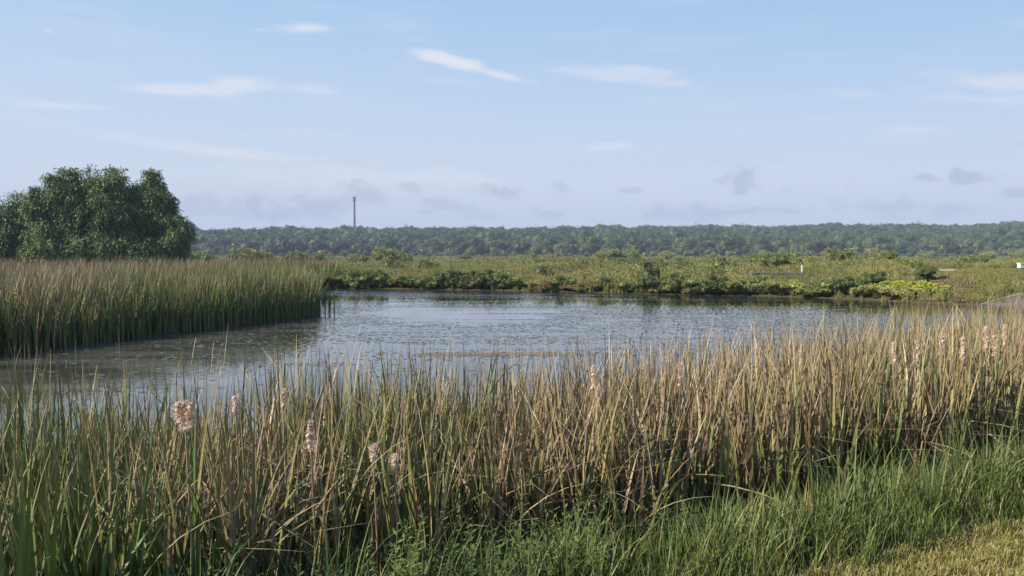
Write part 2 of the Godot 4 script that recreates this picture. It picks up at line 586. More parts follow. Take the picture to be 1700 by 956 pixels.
func grass_mesh(n: int, l0: float, l1: float, w: float, curl: float, ca: Color, cb: Color, spread: float) -> ArrayMesh:
	var a := Acc.new()
	for k in n:
		var c := jit(ca.lerp(cb, R.randf()), 0.15)
		a.blade(Vector3(rr(-1, 1), 0, rr(-1, 1)) * spread, rr(0, TAU), rr(l0, l1), w * rr(0.6, 1.2), rr(0.0, 0.35), rr(0.1, 1.0) * curl, 5, 0.0, 2.0, 0.0, rr(-1, 1), c, c, jit(cb, 0.2))
	return a.mesh(M.grass)


# ---------------------------------------------------------------- the scene
func _ready() -> void:
	# camera
	var cam := Camera3D.new()
	cam.name = "camera"
	cam.fov = rad_to_deg(2.0 * atan(478.0 / F))
	cam.position = Vector3(0, EYE, 0)
	cam.rotation.x = -tilt
	cam.near = 0.05
	cam.far = 6000.0
	add_child(cam)
	cam.current = true
	noise.seed = 3
	noise.frequency = 0.02
	noise_b.seed = 12
	noise_b.frequency = 0.02
	noise_b.fractal_octaves = 4
	# sky, air, exposure
	var env := Environment.new()
	env.background_mode = Environment.BG_SKY
	env.sky = Sky.new()
	env.sky.sky_material = make_sky()
	env.tonemap_mode = Environment.TONE_MAPPER_LINEAR
	env.background_energy_multiplier = 0.55
	env.tonemap_exposure = 1.92
	env.fog_enabled = true
	env.fog_density = 0.00024
	env.fog_light_color = Color(0.80, 0.87, 1.0)
	env.sdfgi_enabled = true
	env.ssao_enabled = true
	env.ssil_enabled = true
	var we := WorldEnvironment.new()
	we.name = "environment"
	we.environment = env
	add_child(we)
	# sun: from the left, a little behind the camera
	var sun := DirectionalLight3D.new()
	sun.name = "sun"
	sun.light_color = Color(1.0, 0.945, 0.86)
	sun.light_energy = 1.6
	sun.light_angular_distance = 0.5
	sun.shadow_enabled = true
	add_child(sun)
	sun.look_at_from_position(Vector3(-0.83, 0.56, 0.24), Vector3.ZERO, Vector3.UP)

	M.cattail = plant_material(Color(0.30, 0.28, 0.16), 0.5)
	M.down = plant_material(Color(0.5, 0.45, 0.4), 0.9)
	M.grass = plant_material(Color(0.30, 0.34, 0.13), 0.5)
	M.leaf = plant_material(Color(0.4, 0.45, 0.18), 0.55)
	M.bark = flat_material(Color(0.10, 0.08, 0.06), 0.9)
	M.bark.vertex_color_use_as_albedo = true
	M.bark.albedo_color = Color.WHITE

	build_land()
	build_water()
	build_forest()
	build_tower()
	build_willows()
	build_far_bank()
	build_right_bank()
	build_stand()
	build_cattails()
	build_verge()
	build_floating()


func build_land() -> void:
	var soil := noisy_material(0.02, [Color(0.045, 0.035, 0.022), Color(0.075, 0.06, 0.035), Color(0.06, 0.065, 0.028), Color(0.10, 0.085, 0.05)], 0.35)
	var near := sheet(-70, 70, -110, 14, 230, 200, land)
	var g := put("ground", near.mesh(soil))
	tag(g, "", "", "", "structure")
	var far_soil := noisy_material(0.02, [Color(0.06, 0.07, 0.025), Color(0.09, 0.10, 0.035), Color(0.13, 0.12, 0.05)], 0.02)
	var far := sheet(-1600, 1600, -1900, 300, 200, 140, func(x, z): return -1.6 if x > -80 and x < 80 and z > -116 and z < 24 else land(x, z) - 0.1)
	tag(put("hills", far.mesh(far_soil)), "", "", "", "structure")
	# mown lawn in front
	var turf := noisy_material(0.03, [Color(0.09, 0.085, 0.03), Color(0.15, 0.14, 0.05), Color(0.20, 0.17, 0.07)], 0.9)
	var lawn := Acc.new()
	var nx := 90
	var nz := 24
	for q in nz + 1:
		for p in nx + 1:
			var along := -8.0 + 18.0 * p / nx
			var back := -0.16 * q
			var edge := 0.10 * noise.get_noise_1d(along * 60.0) if q == 0 else 0.0
			var s := back + edge
			var x := 2.15 + 0.888 * along - 0.46 * s
			var z := -4.7 - 0.46 * along - 0.888 * s
			lawn.v.append(Vector3(x, land(x, z) + 0.012, z))
			lawn.n.append(Vector3.UP)
	for q in nz:
		for p in nx:
			var k := q * (nx + 1) + p
			lawn.i.append(k); lawn.i.append(k + 1); lawn.i.append(k + nx + 2)
			lawn.i.append(k); lawn.i.append(k + nx + 2); lawn.i.append(k + nx + 1)
	tag(put("lawn", lawn.mesh(turf)), "", "", "", "structure")


# how strongly the water is ruffled, and how much scum lies on it, at a place
func water_state(x: float, z: float) -> Vector2:
	var d := -z
	var px := 850.0 + x / d * F
	var w1 := noise.get_noise_2d(x * 3.2, d * 7.5)
	var w2 := noise_b.get_noise_2d(x * 9.0, d * 22.0)
	var w3 := noise_b.get_noise_2d(x * 40.0 + 50.0, d * 80.0)
	var dd := d + w1 * 5.0 + w2 * 3.0
	# wind on the far water
	var wind := smoothstep(53.0, 56.0, dd + px * 0.0) * smoothstep(0.0, 0.25, 0.30 + w2 + 0.4 * w1)
	var sh := curve(SHORE, x)
	wind *= smoothstep(sh - 17.0, sh - 11.0, dd)
	# weed and scum in the middle of the pond
	var scum := smoothstep(19.5, 22.5, dd) * (1.0 - smoothstep(36.0, 48.0, dd + 0.006 * (px - 850.0)))
	var ex := (x + 2.6 + w1 * 3.0) / 5.0
	var ez := (d - 37.5 + w2 * 2.5) / 5.2
	scum *= smoothstep(0.75, 1.15, sqrt(ex * ex + ez * ez))
	scum = clampf(scum * smoothstep(-0.55, 0.35, w2 + w3 * 0.9 + 0.2), 0.0, 1.0)
	var lane := noise.get_noise_2d(x * 1.4 + 700.0, d * 16.0) + 0.5 * noise_b.get_noise_2d(x * 3.0, d * 40.0)
	scum *= smoothstep(0.30, 0.02, lane)
	wind = maxf(wind, 0.5 * smoothstep(0.18, 0.40, lane) * smoothstep(24.0, 30.0, d))
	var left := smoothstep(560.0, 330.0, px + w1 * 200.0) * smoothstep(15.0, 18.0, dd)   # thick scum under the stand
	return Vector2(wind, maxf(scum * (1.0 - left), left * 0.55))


func build_water() -> void:
	var w := 2048
	var h := 1424
	var alb := Image.create_empty(w, h, false, Image.FORMAT_RGB8)
	var rough := Image.create_empty(w, h, false, Image.FORMAT_RGB8)
	var norm := Image.create_empty(w, h, false, Image.FORMAT_RGB8)
	alb.fill(Color(0.02, 0.024, 0.018).linear_to_srgb())
	rough.fill(Color(0.03, 0.03, 0.03))
	norm.fill(Color(0.5, 0.5, 1.0))
	var clear := Color(0.020, 0.024, 0.018)
	var na := FastNoiseLite.new()
	na.seed = 5
	na.frequency = 1.1
	na.fractal_octaves = 2
	for q in h:
		var z := -75.0 + 72.0 * (q + 0.5) / h
		for p in w:
			var x := -62.0 + 104.0 * (p + 0.5) / w
			if absf(x) > -z * 0.72 + 3.0: continue
			var st := water_state(x, z)
			var sc := st.y
			var tilt_x := na.get_noise_2d(x * 4.0, z * 4.0)
			var tilt_z := na.get_noise_2d(x * 4.0 + 500.0, z * 4.0)
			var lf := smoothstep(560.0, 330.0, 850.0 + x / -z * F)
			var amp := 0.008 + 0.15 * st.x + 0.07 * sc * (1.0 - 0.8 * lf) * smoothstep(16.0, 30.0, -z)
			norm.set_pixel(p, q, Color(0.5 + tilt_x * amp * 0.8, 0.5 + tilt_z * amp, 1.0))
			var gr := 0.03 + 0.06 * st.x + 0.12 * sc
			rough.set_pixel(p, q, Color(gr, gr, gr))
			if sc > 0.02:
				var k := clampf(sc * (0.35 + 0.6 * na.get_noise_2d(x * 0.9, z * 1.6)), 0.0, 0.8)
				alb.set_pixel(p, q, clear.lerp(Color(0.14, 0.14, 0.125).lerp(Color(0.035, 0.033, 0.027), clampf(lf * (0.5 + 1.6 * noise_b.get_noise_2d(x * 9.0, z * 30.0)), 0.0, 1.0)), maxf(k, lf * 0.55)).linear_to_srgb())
	var m := StandardMaterial3D.new()
	m.albedo_texture = ImageTexture.create_from_image(alb)
	m.roughness = 1.0
	m.roughness_texture = ImageTexture.create_from_image(rough)
	m.roughness_texture_channel = BaseMaterial3D.TEXTURE_CHANNEL_GREEN
	m.normal_enabled = true
	m.normal_texture = ImageTexture.create_from_image(norm)
	m.normal_scale = 1.0
	m.metallic_specular = 0.56
	var s := sheet(-62, 42, -75, -3, 52, 36, func(_x, _z): return 0.0)
	tag(put("pond_water", s.mesh(m)), "", "", "", "structure")


func build_forest() -> void:
	R.seed = 101
	var meshes := []
	for k in 6:
		var lobes := [[Vector3(0, 6.0, 0), Vector3(3.6, 3.4, 3.6)]]
		for q in R.randi_range(3, 5):
			var az := rr(0, TAU)
			lobes.append([Vector3(cos(az) * 2.6, rr(3.4, 7.6), sin(az) * 2.6), Vector3(rr(1.7, 2.6), rr(1.6, 2.5), rr(1.7, 2.6))])
		var a := crown(lobes, 16, 30, 0.42, 0.42, 0.0, Color(0.05, 0.074, 0.032), Color(0.075, 0.10, 0.042), 0.8)
		meshes.append(a.mesh(M.leaf))
	var sets := []
	var cols := []
	for k in 6:
		sets.append([])
		cols.append(PackedColorArray())
	var z := -560.0
	while z > -1130.0:
		var x := -1000.0 + rr(0, 8)
		var half := -z * 0.72 + 50.0
		while x < 1000.0:
			if absf(x) < half:
				var xx := x + rr(-3, 3)
				var zz := z + rr(-3, 3)
				var t := smoothstep(-540.0, -900.0, zz)
				var s := lerpf(1.35, 2.0, t) * rr(0.5, 1.3)
				var k := R.randi() % 6
				sets[k].append(turned(Vector3(xx, land(xx, zz) - 0.6, zz), Vector3(s * rr(0.9, 1.2), s, s * rr(0.9, 1.2)), rr(0, TAU)))
				# oak, ash and maple among each other
				var kind: Color = [Color(0.9, 0.95, 1.0), Color(1.05, 1.05, 0.9), Color(1.2, 1.12, 0.95), Color(0.75, 0.85, 0.85)][R.randi() % 4]
				cols[k].append(kind * rr(0.85, 1.15))
			x += rr(12.0, 22.0)
		z -= 13.0
	var wood := Node3D.new()
	wood.name = "far_forest"
	add_child(wood)
	tag(wood, "dense dark green forest covering the long ridge on the horizon", "forest", "", "stuff")
	for k in 6:
		many("treetops", meshes[k], sets[k], cols[k], wood)
	# the trees at the foot of the ridge stand apart from the mass
	var protos := []
	for k in 4:
		var o := Node3D.new()
		var lobes := [[Vector3(0, 3.7, 0), Vector3(2.4, 2.6, 2.4)]]
		for q in 4:
			var az := rr(0, TAU)
			lobes.append([Vector3(cos(az) * 1.9, rr(1.9, 4.8), sin(az) * 1.9), Vector3(rr(1.1, 1.8), rr(1.1, 1.8), rr(1.1, 1.8))])
		var warm: Color = [Color(0.125, 0.145, 0.055), Color(0.09, 0.12, 0.05), Color(0.16, 0.155, 0.07), Color(0.07, 0.10, 0.04)][k]
		put("crown", crown(lobes, 12, 20, 0.42, 0.4, 0.1, warm, warm * 1.35, 0.6).mesh(M.leaf), o)
		put("trunk", limbs(4.5, 1.6, 0.16, 4, Color(0.09, 0.075, 0.055)).mesh(M.bark), o)
		protos.append(o)
	var labels := ["olive green round tree in the line below the wooded ridge", "grey green tree in the line below the wooded ridge", "yellowish pale tree in the line below the wooded ridge", "dark green tree in the line below the wooded ridge"]
	for q in 64:
		var px := 300.0 + 1460.0 * (q + rr(-0.3, 0.3)) / 63.0
		var depth := rr(430.0, 545.0)
		var p := out_at(px, depth)
		var k := R.randi() % 4
		var s := rr(0.75, 1.35)
		var o := copy_of(protos[k], "field_tree", turned(p, Vector3(s * rr(0.9, 1.3), s, s), rr(0, TAU)))
		tag(o, labels[k], "tree", "%s trees below the ridge" % ["olive", "grey green", "yellowish", "dark"][k])
	for o in protos: o.free()


func build_tower() -> void:
	var x := (589.0 - 850.0) / F * 1040.0
	var y := land(x, -1040.0)
	var o := thing("radio_tower", Vector3(x, y, -1040))
	tag(o, "tall slim grey radio mast rising above the wooded ridge", "tower")
	var h := EYE + (HOR - 327.0) / F * 1040.0 - y
	M.mast = flat_material(Color(0.20, 0.22, 0.25), 0.6)
	M.mast.vertex_color_use_as_albedo = true
	M.mast.albedo_color = Color.WHITE
	var gc := Color(0.13, 0.14, 0.16)
	var a := Acc.new()
	a.tube([Vector3(0, -1, 0), Vector3(0, h * 0.5, 0), Vector3(0, h, 0)], [1.6, 1.4, 1.15], 12, gc)
	put("pole", a.mesh(M.mast), o)
	a = Acc.new()
	a.tube([Vector3(1.9, 0, 0.5), Vector3(1.35, h * 0.97, 0.5)], [0.12, 0.12], 5, gc)
	put("cable", a.mesh(M.mast), o)
	for tier in 2:
		var yy := h - 1.4 - tier * 3.2
		a = Acc.new()
		a.tube([Vector3(0, yy - 0.25, 0), Vector3(0, yy + 0.05, 0)], [2.9, 2.9], 12, gc)
		var deck := put("platform", a.mesh(M.mast), o)
		for k in 9:
			var az := TAU * k / 9.0
			a = Acc.new()
			a.box(Vector3(-0.28, -0.9, -0.16), Vector3(0.28, 1.3, 0.16), Color(0.26, 0.27, 0.28))
			var p := put("antenna", a.mesh(M.mast), deck)
			p.position = Vector3(sin(az) * 3.1, yy + 0.2, cos(az) * 3.1)
			p.rotation.y = az


func build_willows() -> void:
	R.seed = 55
	# pixel column, distance, height in metres, lobes [across, up, in depth, radius across, radius up]
	var list := [
		["broad willow cut by no other tree, lowest round top of the clump", 10, 86, [[-2.4, 5.2, 0, 2.6, 3.2], [0.6, 4.8, 1.0, 2.1, 3.2], [2.6, 6.4, -0.4, 1.9, 2.4], [-0.4, 2.4, 1.6, 3.0, 2.2], [-4.8, 4.6, 0, 2.4, 3.2]]],
		["tall willow with a narrow pointed top and pale lit side", 98, 85, [[0.2, 6.0, 0, 1.9, 3.4], [0.7, 9.8, 0, 1.2, 1.7], [1.9, 7.0, 0, 1.7, 2.6], [-1.5, 7.2, 0.2, 1.3, 2.0], [-0.6, 3.2, 1.2, 2.3, 2.8], [1.4, 3.0, 0.8, 1.7, 2.6]]],
		["largest willow with a wide domed crown in the clump's middle", 175, 86, [[0.0, 6.5, 0, 2.6, 3.2], [0.4, 9.5, 0, 2.1, 1.9], [2.3, 7.8, -0.2, 1.7, 2.2], [-1.8, 7.4, 0.4, 1.5, 2.4], [1.9, 5.6, 0.8, 1.6, 3.4], [-1.0, 2.9, 1.0, 2.4, 2.8], [1.5, 2.5, 0.8, 2.1, 2.4]]],
		["dark willow with a thin spire at its top", 252, 87, [[0.2, 6.4, 0, 1.9, 3.2], [0.1, 9.5, 0, 1.05, 1.9], [-1.6, 7.2, 0, 1.7, 2.3], [1.0, 8.0, 0, 1.2, 1.5], [-1.2, 5.2, -0.3, 1.7, 3.0], [0.4, 2.6, 0.6, 2.6, 2.5]]],
		["low dark willow bush at the end of the clump", 293, 86, [[0.0, 3.4, 0, 1.2, 2.6], [0.5, 5.3, 0, 0.9, 1.6], [-0.9, 2.0, 0.4, 1.2, 2.0]]]]
	for w in list:
		var p := out_at(w[1], w[2])
		var o := thing("willow_tree", Vector3(p.x, 0.5, p.z))
		tag(o, w[0], "tree", "willows behind the reed stand")
		var lobes := []
		for l in w[3]:
			lobes.append([Vector3(l[0], l[1], l[2]), Vector3(l[3], l[4], (l[3] + 0.4))])
		var cr := willow_crown(lobes, 74, 0.25, Color(0.085, 0.125, 0.05), Color(0.20, 0.25, 0.11))
		put("crown", cr.mesh(M.leaf), o)
		put("trunk", limbs(8.0 if w[1] < 280 else 4.5, 2.2 if w[1] < 280 else 1.0, 0.24, 6, Color(0.09, 0.075, 0.06)).mesh(M.bark), o)


func weed_mesh(n_stems: int, h: float, spread: float, leaves: int, size: float, ca: Color, cb: Color) -> ArrayMesh:
	var a := Acc.new()
	for s in n_stems:
		var b := Vector3(rr(-1, 1), 0, rr(-1, 1)) * spread
		var top := b + Vector3(rr(-0.18, 0.18), rr(0.65, 1.0), rr(-0.18, 0.18)) * h
		var tint := ca.lerp(cb, R.randf())
		a.quad(b - Vector3(0.006, 0, 0), b + Vector3(0.006, 0, 0), top + Vector3(0.003, 0, 0), top - Vector3(0.003, 0, 0), tint)
		for k in leaves:
			var t := rr(0.12, 1.0)
			var az := rr(0, TAU)
			var along := (Vector3(cos(az), rr(-0.2, 1.8), sin(az))).normalized() * size * rr(0.6, 1.25) * (1.25 - 0.5 * t)
			a.leaf(b.lerp(top, t), along, along.cross(in_ball()).normalized() * size * 0.2, jit(tint, 0.22))
	return a.mesh(M.leaf)


func bush_proto(h: float, wide: float, size: float, ca: Color, cb: Color, subs := 13, leaves := 52) -> Node3D:
	var o := Node3D.new()
	var lobes := []
	for q in 5:
		var az := TAU * q / 5.0 + rr(-0.5, 0.5)
		var rad := wide * rr(0.2, 0.5)
		lobes.append([Vector3(cos(az) * rad, h * rr(0.3, 0.72), sin(az) * rad), Vector3(wide * rr(0.26, 0.42), h * rr(0.22, 0.36), wide * rr(0.26, 0.42))])
	put("foliage", crown(lobes, subs, leaves, size, 0.3, -0.2, ca, cb, 0.55).mesh(M.leaf), o)
	put("stem", limbs(h * 0.8, wide * 0.4, 0.03 * h, 5, Color(0.09, 0.07, 0.05)).mesh(M.bark), o)
	return o


func build_far_bank() -> void:
	R.seed = 77
	# tall weeds over the marsh
	var kinds := [
		weed_mesh(12, 1.0, 0.34, 34, 0.105, Color(0.18, 0.20, 0.07), Color(0.26, 0.27, 0.10)),
		weed_mesh(12, 0.9, 0.36, 30, 0.11, Color(0.22, 0.215, 0.08), Color(0.29, 0.265, 0.11)),
		weed_mesh(11, 1.15, 0.30, 36, 0.105, Color(0.13, 0.155, 0.055), Color(0.20, 0.215, 0.08)),
		weed_mesh(11, 1.1, 0.34, 28, 0.105, Color(0.22, 0.165, 0.09), Color(0.29, 0.22, 0.12))]
	var sets := [[], [], [], []]
	var cols := [PackedColorArray(), PackedColorArray(), PackedColorArray(), PackedColorArray()]
	var d := 40.0
	while d < 520.0:
		var gap := 0.62 if d < 90.0 else 0.62 + (d - 90.0) * 0.012
		var x := -d * 0.70
		while x < d * 0.72:
			var xx := x + rr(-0.5, 0.5) * gap
			var zz := -d + rr(-0.5, 0.5) * gap
			var e := inland(xx, zz)
			if e > -0.3 and not (xx < -17.0 and zz > -84.0) and not on_right_lawn(xx, zz):
				var patch := noise.get_noise_2d(xx * 4.0, zz * 4.0) + 0.5 * noise_b.get_noise_2d(xx * 12.0, zz * 12.0)
				var k := 0
				var u := patch + rr(-0.35, 0.35)
				if u > 0.22: k = 1
				elif u < -0.22: k = 2
				elif R.randf() < 0.16: k = 3
				var tall := 0.85 + 0.5 * noise_b.get_noise_2d(xx * 5.0 + 90.0, zz * 5.0)
				tall *= 1.0 + 0.45 * smoothstep(-4.0, 3.0, xx) * (1.0 - smoothstep(14.0, 24.0, xx)) * smoothstep(4.0, 14.0, e)
				tall *= lerpf(0.7, 1.0, smoothstep(0.2, 2.5, e)) * rr(0.7, 1.25)
				var col_px := 850.0 + xx / -zz * F
				if col_px > 1236.0 and col_px < 1350.0 and d < 64.5 and e > 2.0: tall *= 0.55
				var s := tall * (1.0 if d < 90.0 else 1.0 + (d - 90.0) * 0.0022)
				var sw := maxf(1.0, gap / 0.62 * 0.8)
				sets[k].append(turned(Vector3(xx, land(xx, zz) - 0.05, zz), Vector3(s * sw, s, s * sw), rr(0, TAU)))
				cols[k].append(grey(0.18))
			x += gap
		d += gap * (1.0 if d < 130.0 else 1.6)
	var marsh := Node3D.new()
	marsh.name = "marsh_weeds"
	add_child(marsh)
	tag(marsh, "tall olive green marsh weeds covering the flat beyond the pond", "weeds", "", "stuff")
	for k in 4:
		many("weeds", kinds[k], sets[k], cols[k], marsh)
	# bushes along the waterline
	var protos := [
		bush_proto(1.15, 1.5, 0.10, Color(0.14, 0.175, 0.06), Color(0.21, 0.235, 0.085)),
		bush_proto(1.35, 1.4, 0.10, Color(0.075, 0.10, 0.04), Color(0.12, 0.145, 0.055)),
		bush_proto(0.95, 1.6, 0.10, Color(0.21, 0.225, 0.07), Color(0.29, 0.295, 0.10)),
		bush_proto(0.85, 1.3, 0.10, Color(0.15, 0.125, 0.06), Color(0.21, 0.17, 0.08))]
	var labels := ["mid green leafy bush at the far waterline", "dark green bush at the far waterline", "yellow green leafy bush at the far waterline", "brownish half dry bush at the far waterline"]
	var x := -17.5
	while x < 24.2:
		var e := rr(-0.15, 0.8)
		var z := -curve(SHORE, x) - e
		var u := R.randf()
		var k := 0 if u < 0.4 else 1 if u < 0.6 else 2 if u < 0.82 else 3
		if x > 15.0 and u > 0.45: k = 2
		var s := rr(0.7, 1.2)
		var o := copy_of(protos[k], "shore_bush", turned(Vector3(x, land(x, z) - 0.08, z), Vector3(s * rr(0.9, 1.3), s, s), rr(0, TAU)))
		tag(o, labels[k], "bush", ["mid green", "dark green", "yellow green", "brownish"][k] + " bushes along the far waterline")
		x += rr(0.35, 0.8)
	# taller shrubs standing among the weeds
	var mid := [bush_proto(1.9, 2.0, 0.12, Color(0.125, 0.155, 0.06), Color(0.19, 0.21, 0.085)), bush_proto(1.7, 2.2, 0.12, Color(0.18, 0.195, 0.08), Color(0.25, 0.26, 0.105))]
	for q in 120:
		var depth := rr(64.0, 135.0)
		var mx := rr(540, 1720) if q > 70 else rr(860, 1500)
		var p := out_at(mx, depth)
		if inland(p.x, p.z) < 6.0 or on_right_lawn(p.x, p.z) or (mx > 1225 and mx < 1360 and depth < 72.0): continue
		var k := R.randi() % 2
		var s := rr(0.65, 1.1)
		var o := copy_of(mid[k], "marsh_shrub", turned(p - Vector3(0, 0.1, 0), Vector3(s * rr(1.0, 1.4), s, s), rr(0, TAU)))
		tag(o, ["dark olive shrub rising from the weeds behind the far bank", "pale olive shrub rising from the weeds behind the far bank"][k], "shrub", ["dark", "pale"][k] + " olive shrubs behind the far bank")
	for o in mid: o.free()
	# bright yellow green vines by the lawn
	for q in 7:
		var px := 1474.0 + 13.0 * q + rr(-4, 4)
		var p := out_at(px, lerpf(50.3, 47.6, q / 6.0) + rr(0.3, 1.6))
		var s := rr(0.85, 1.2)
		var v: Node3D
		if q == 0:
			v = bush_proto(0.9, 1.5, 0.12, Color(0.28, 0.31, 0.045), Color(0.36, 0.38, 0.06), 13, 52)
			M.vine_proto = v
		v = copy_of(M.vine_proto, "bright_bush", turned(p - Vector3(0, 0.1, 0), Vector3(s * 1.1, s * 0.72, s * 1.1), rr(0, TAU)))
		tag(v, "bright lime yellow leafy bush hanging over the water beside the lawn", "bush", "bright lime bushes beside the lawn")
	M.vine_proto.free()
	var dk := copy_of(protos[1], "dark_bush", turned(out_at(1452, 51.2), Vector3(0.95, 0.95, 0.95), 1.0))
	tag(dk, "dark grey green bush just beside the bright lime bushes", "bush")
	dk = copy_of(protos[1], "dark_bush", turned(out_at(1536, 52.5), Vector3(0.8, 0.75, 0.8), 2.0))
	tag(dk, "dark brown green bush on the lawn's worn slope", "bush")
	# the lone tall bush that mirrors in the water
	var lone := bush_proto(2.5, 1.15, 0.11, Color(0.10, 0.115, 0.055), Color(0.17, 0.185, 0.085), 13, 60)
	copy_of(lone, "lone_bush", turned(out_at(1081, 60.0), Vector3.ONE, 0.4)).set_meta("label", "tall narrow bush standing above the weeds of the far bank")
	get_child(-1).set_meta("category", "bush")
	lone.free()
	# round bushes out on the marsh
	var far_protos := [
		bush_proto(3.0, 3.6, 0.20, Color(0.15, 0.19, 0.08), Color(0.22, 0.25, 0.105), 18, 70),
		bush_proto(2.6, 3.2, 0.20, Color(0.20, 0.215, 0.09), Color(0.28, 0.28, 0.115), 18, 70)]
	var spots := [[424, 411, 170, 1], [398, 416, 190, 1], [490, 412, 150, 0], [520, 416, 150, 0], [592, 420, 165, 1], [642, 413, 160, 1], [668, 415, 175, 0], [555, 422, 190, 0], [345, 418, 200, 0], [320, 416, 210, 1], [1010, 412, 230, 1], [1045, 410, 230, 0], [880, 417, 260, 0], [920, 419, 270, 1], [1180, 417, 290, 0], [1320, 414, 280, 0], [1400, 416, 300, 0], [1460, 418, 280, 1], [1540, 414, 300, 0], [1640, 416, 290, 1], [1690, 412, 280, 0], [770, 420, 280, 0], [1105, 416, 260, 1]]
	for s in spots:
		var p := out_at(s[0], s[2])
		var hgt: float = EYE + (HOR - s[1]) / F * s[2] - p.y
		var k: int = s[3]
		var sc: float = hgt / ([3.0, 2.6][k] * 0.98)
		var o := copy_of(far_protos[k], "round_bush", turned(p, Vector3(sc, sc, sc), rr(0, TAU)))
		tag(o, ["green round bush out on the marsh before the ridge", "olive yellow round bush out on the marsh before the ridge"][k], "bush", ["green", "olive"][k] + " round bushes on the marsh")
	for o in protos: o.free()
	for o in far_protos: o.free()


func on_right_lawn(x: float, z: float) -> bool:
	var d := -z
	if d > 66.0 or x < 20.0: return false
	var px := 850.0 + x / d * F
	return px > 1535.0 - (d - 50.0) * 4.0 and inland(x, z) > 1.6 and px + noise.get_noise_2d(x * 20, z * 20) * 60.0 > 1470.0


func build_right_bank() -> void:
	R.seed = 9
	# grass slope
	var g := []
	var ga := [grass_mesh(16, 0.10, 0.24, 0.02, 0.8, Color(0.12, 0.15, 0.04), Color(0.19, 0.19, 0.06), 0.25), grass_mesh(16, 0.08, 0.2, 0.02, 0.8, Color(0.18, 0.15, 0.07), Color(0.25, 0.19, 0.09), 0.25)]
	var sets := [[], []]
	var cols := [PackedColorArray(), PackedColorArray()]
	for q in 60000:
		var x := rr(19, 60)
		var z := rr(-72, -36)
		if not (on_right_lawn(x, z) or (inland(x, z) > 0.2 and x > 24.5 and z > -66)): continue
		var px := 850.0 + x / -z * F
		var worn := smoothstep(55.0, 25.0, absf(px - 1570.0) + noise.get_noise_2d(x * 30.0, z * 30.0) * 40.0) * smoothstep(56.0, 52.0, -z) 
		var bare := px > 1536.0 and px < 1592.0 and z < -57.5 and z > -61.5
		if bare: continue
		var k := 1 if R.randf() < 0.15 + 0.75 * worn else 0
		var tall := rr(0.35, 0.75) if inland(x, z) > 1.5 else rr(0.8, 2.2)
		sets[k].append(turned(Vector3(x, land(x, z), z), Vector3(1.2, tall, 1.2), rr(0, TAU)))
		cols[k].append(grey(0.15))
	var grass := Node3D.new()
	grass.name = "bank_grass"
	add_child(grass)
	tag(grass, "short green grass with worn brown patches on the bank by the concrete", "grass", "", "stuff")
	for k in 2: many("grass", ga[k], sets[k], cols[k], grass)
	# a bare sandy spot
	var sand := Acc.new()
	var c := Vector3((1563.0 - 850.0) / F * 59.5, 0, -59.5)
	for q in 28:
		var az := TAU * q / 28.0
		var r := 1.0 + 0.25 * noise.get_noise_1d(q * 37.0)
		var x := c.x + cos(az) * 1.5 * r
		var z := c.z + sin(az) * 2.0 * r
		sand.v.append(Vector3(x, land(x, z) + 0.03, z))
		sand.n.append(Vector3.UP)
	sand.v.append(Vector3(c.x, land(c.x, c.z) + 0.05, c.z))
	sand.n.append(Vector3.UP)
	for q in 28:
		sand.i.append(28); sand.i.append((q + 1) % 28); sand.i.append(q)
	for q in range(0, sand.i.size(), 3):
		var t := sand.i[q + 1]
		sand.i[q + 1] = sand.i[q + 2]
		sand.i[q + 2] = t
	tag(put("sand_path", sand.mesh(noisy_material(0.05, [Color(0.34, 0.28, 0.18), Color(0.46, 0.38, 0.26)], 0.6))), "", "", "", "structure")
	# concrete apron that runs down into the water
	var con := noisy_material(0.04, [Color(0.07, 0.063, 0.06), Color(0.11, 0.10, 0.096), Color(0.15, 0.137, 0.13)], 0.5, 0.85)
	var ramp := thing("concrete_ramp", Vector3(26.2, 0, -44.6))
	tag(ramp, "grey concrete slab sloping into the water beside the grassy bank", "ramp")
	var prof := [[0.0, -0.12], [0.4, 0.02], [1.5, 0.32], [2.7, 0.62], [9.0, 1.0]]
	var slab := Acc.new()
	var kerb := Acc.new()
	for q in prof.size() - 1:
		var x0: float = prof[q][0]
		var y0: float = prof[q][1]
		var x1: float = prof[q + 1][0]
		var y1: float = prof[q + 1][1]
		# the slab leans back from the water: its lower edge lies in front
		slab.quad(Vector3(x0, y0, 0.12), Vector3(x1, y1, 0.12), Vector3(x1 + 0.2, -0.3, 2.1), Vector3(x0 + 0.2, -0.3, 1.6), Color.WHITE)
		kerb.quad(Vector3(x0, y0 + 0.06, -0.14), Vector3(x1, y1 + 0.06, -0.14), Vector3(x1, y1 + 0.06, 0.11), Vector3(x0, y0 + 0.06, 0.11), Color.WHITE)
		kerb.quad(Vector3(x0, y0 + 0.06, 0.11), Vector3(x1, y1 + 0.06, 0.11), Vector3(x1, y1 - 0.10, 0.11), Vector3(x0, y0 - 0.10, 0.11), Color.WHITE)
		kerb.quad(Vector3(x1, y1 + 0.06, -0.14), Vector3(x0, y0 + 0.06, -0.14), Vector3(x0, y0 - 0.3, -0.14), Vector3(x1, y1 - 0.3, -0.14), Color.WHITE)
	slab.c.clear()
	kerb.c.clear()
	put("slab", slab.mesh(con), ramp)
	put("kerb", kerb.mesh(noisy_material(0.04, [Color(0.18, 0.165, 0.145), Color(0.26, 0.24, 0.21)], 0.6, 0.85)), ramp)
	# grey wooden rail beyond the weeds
	M.wood = noisy_material(0.05, [Color(0.22, 0.21, 0.20), Color(0.33, 0.32, 0.30)], 1.5, 0.8)
	var p := out_at(1290, 64.0)
	var top := EYE - (451.0 - HOR) / F * 64.0
	var rail := thing("wooden_rail", Vector3(p.x, p.y, p.z), 0.05)
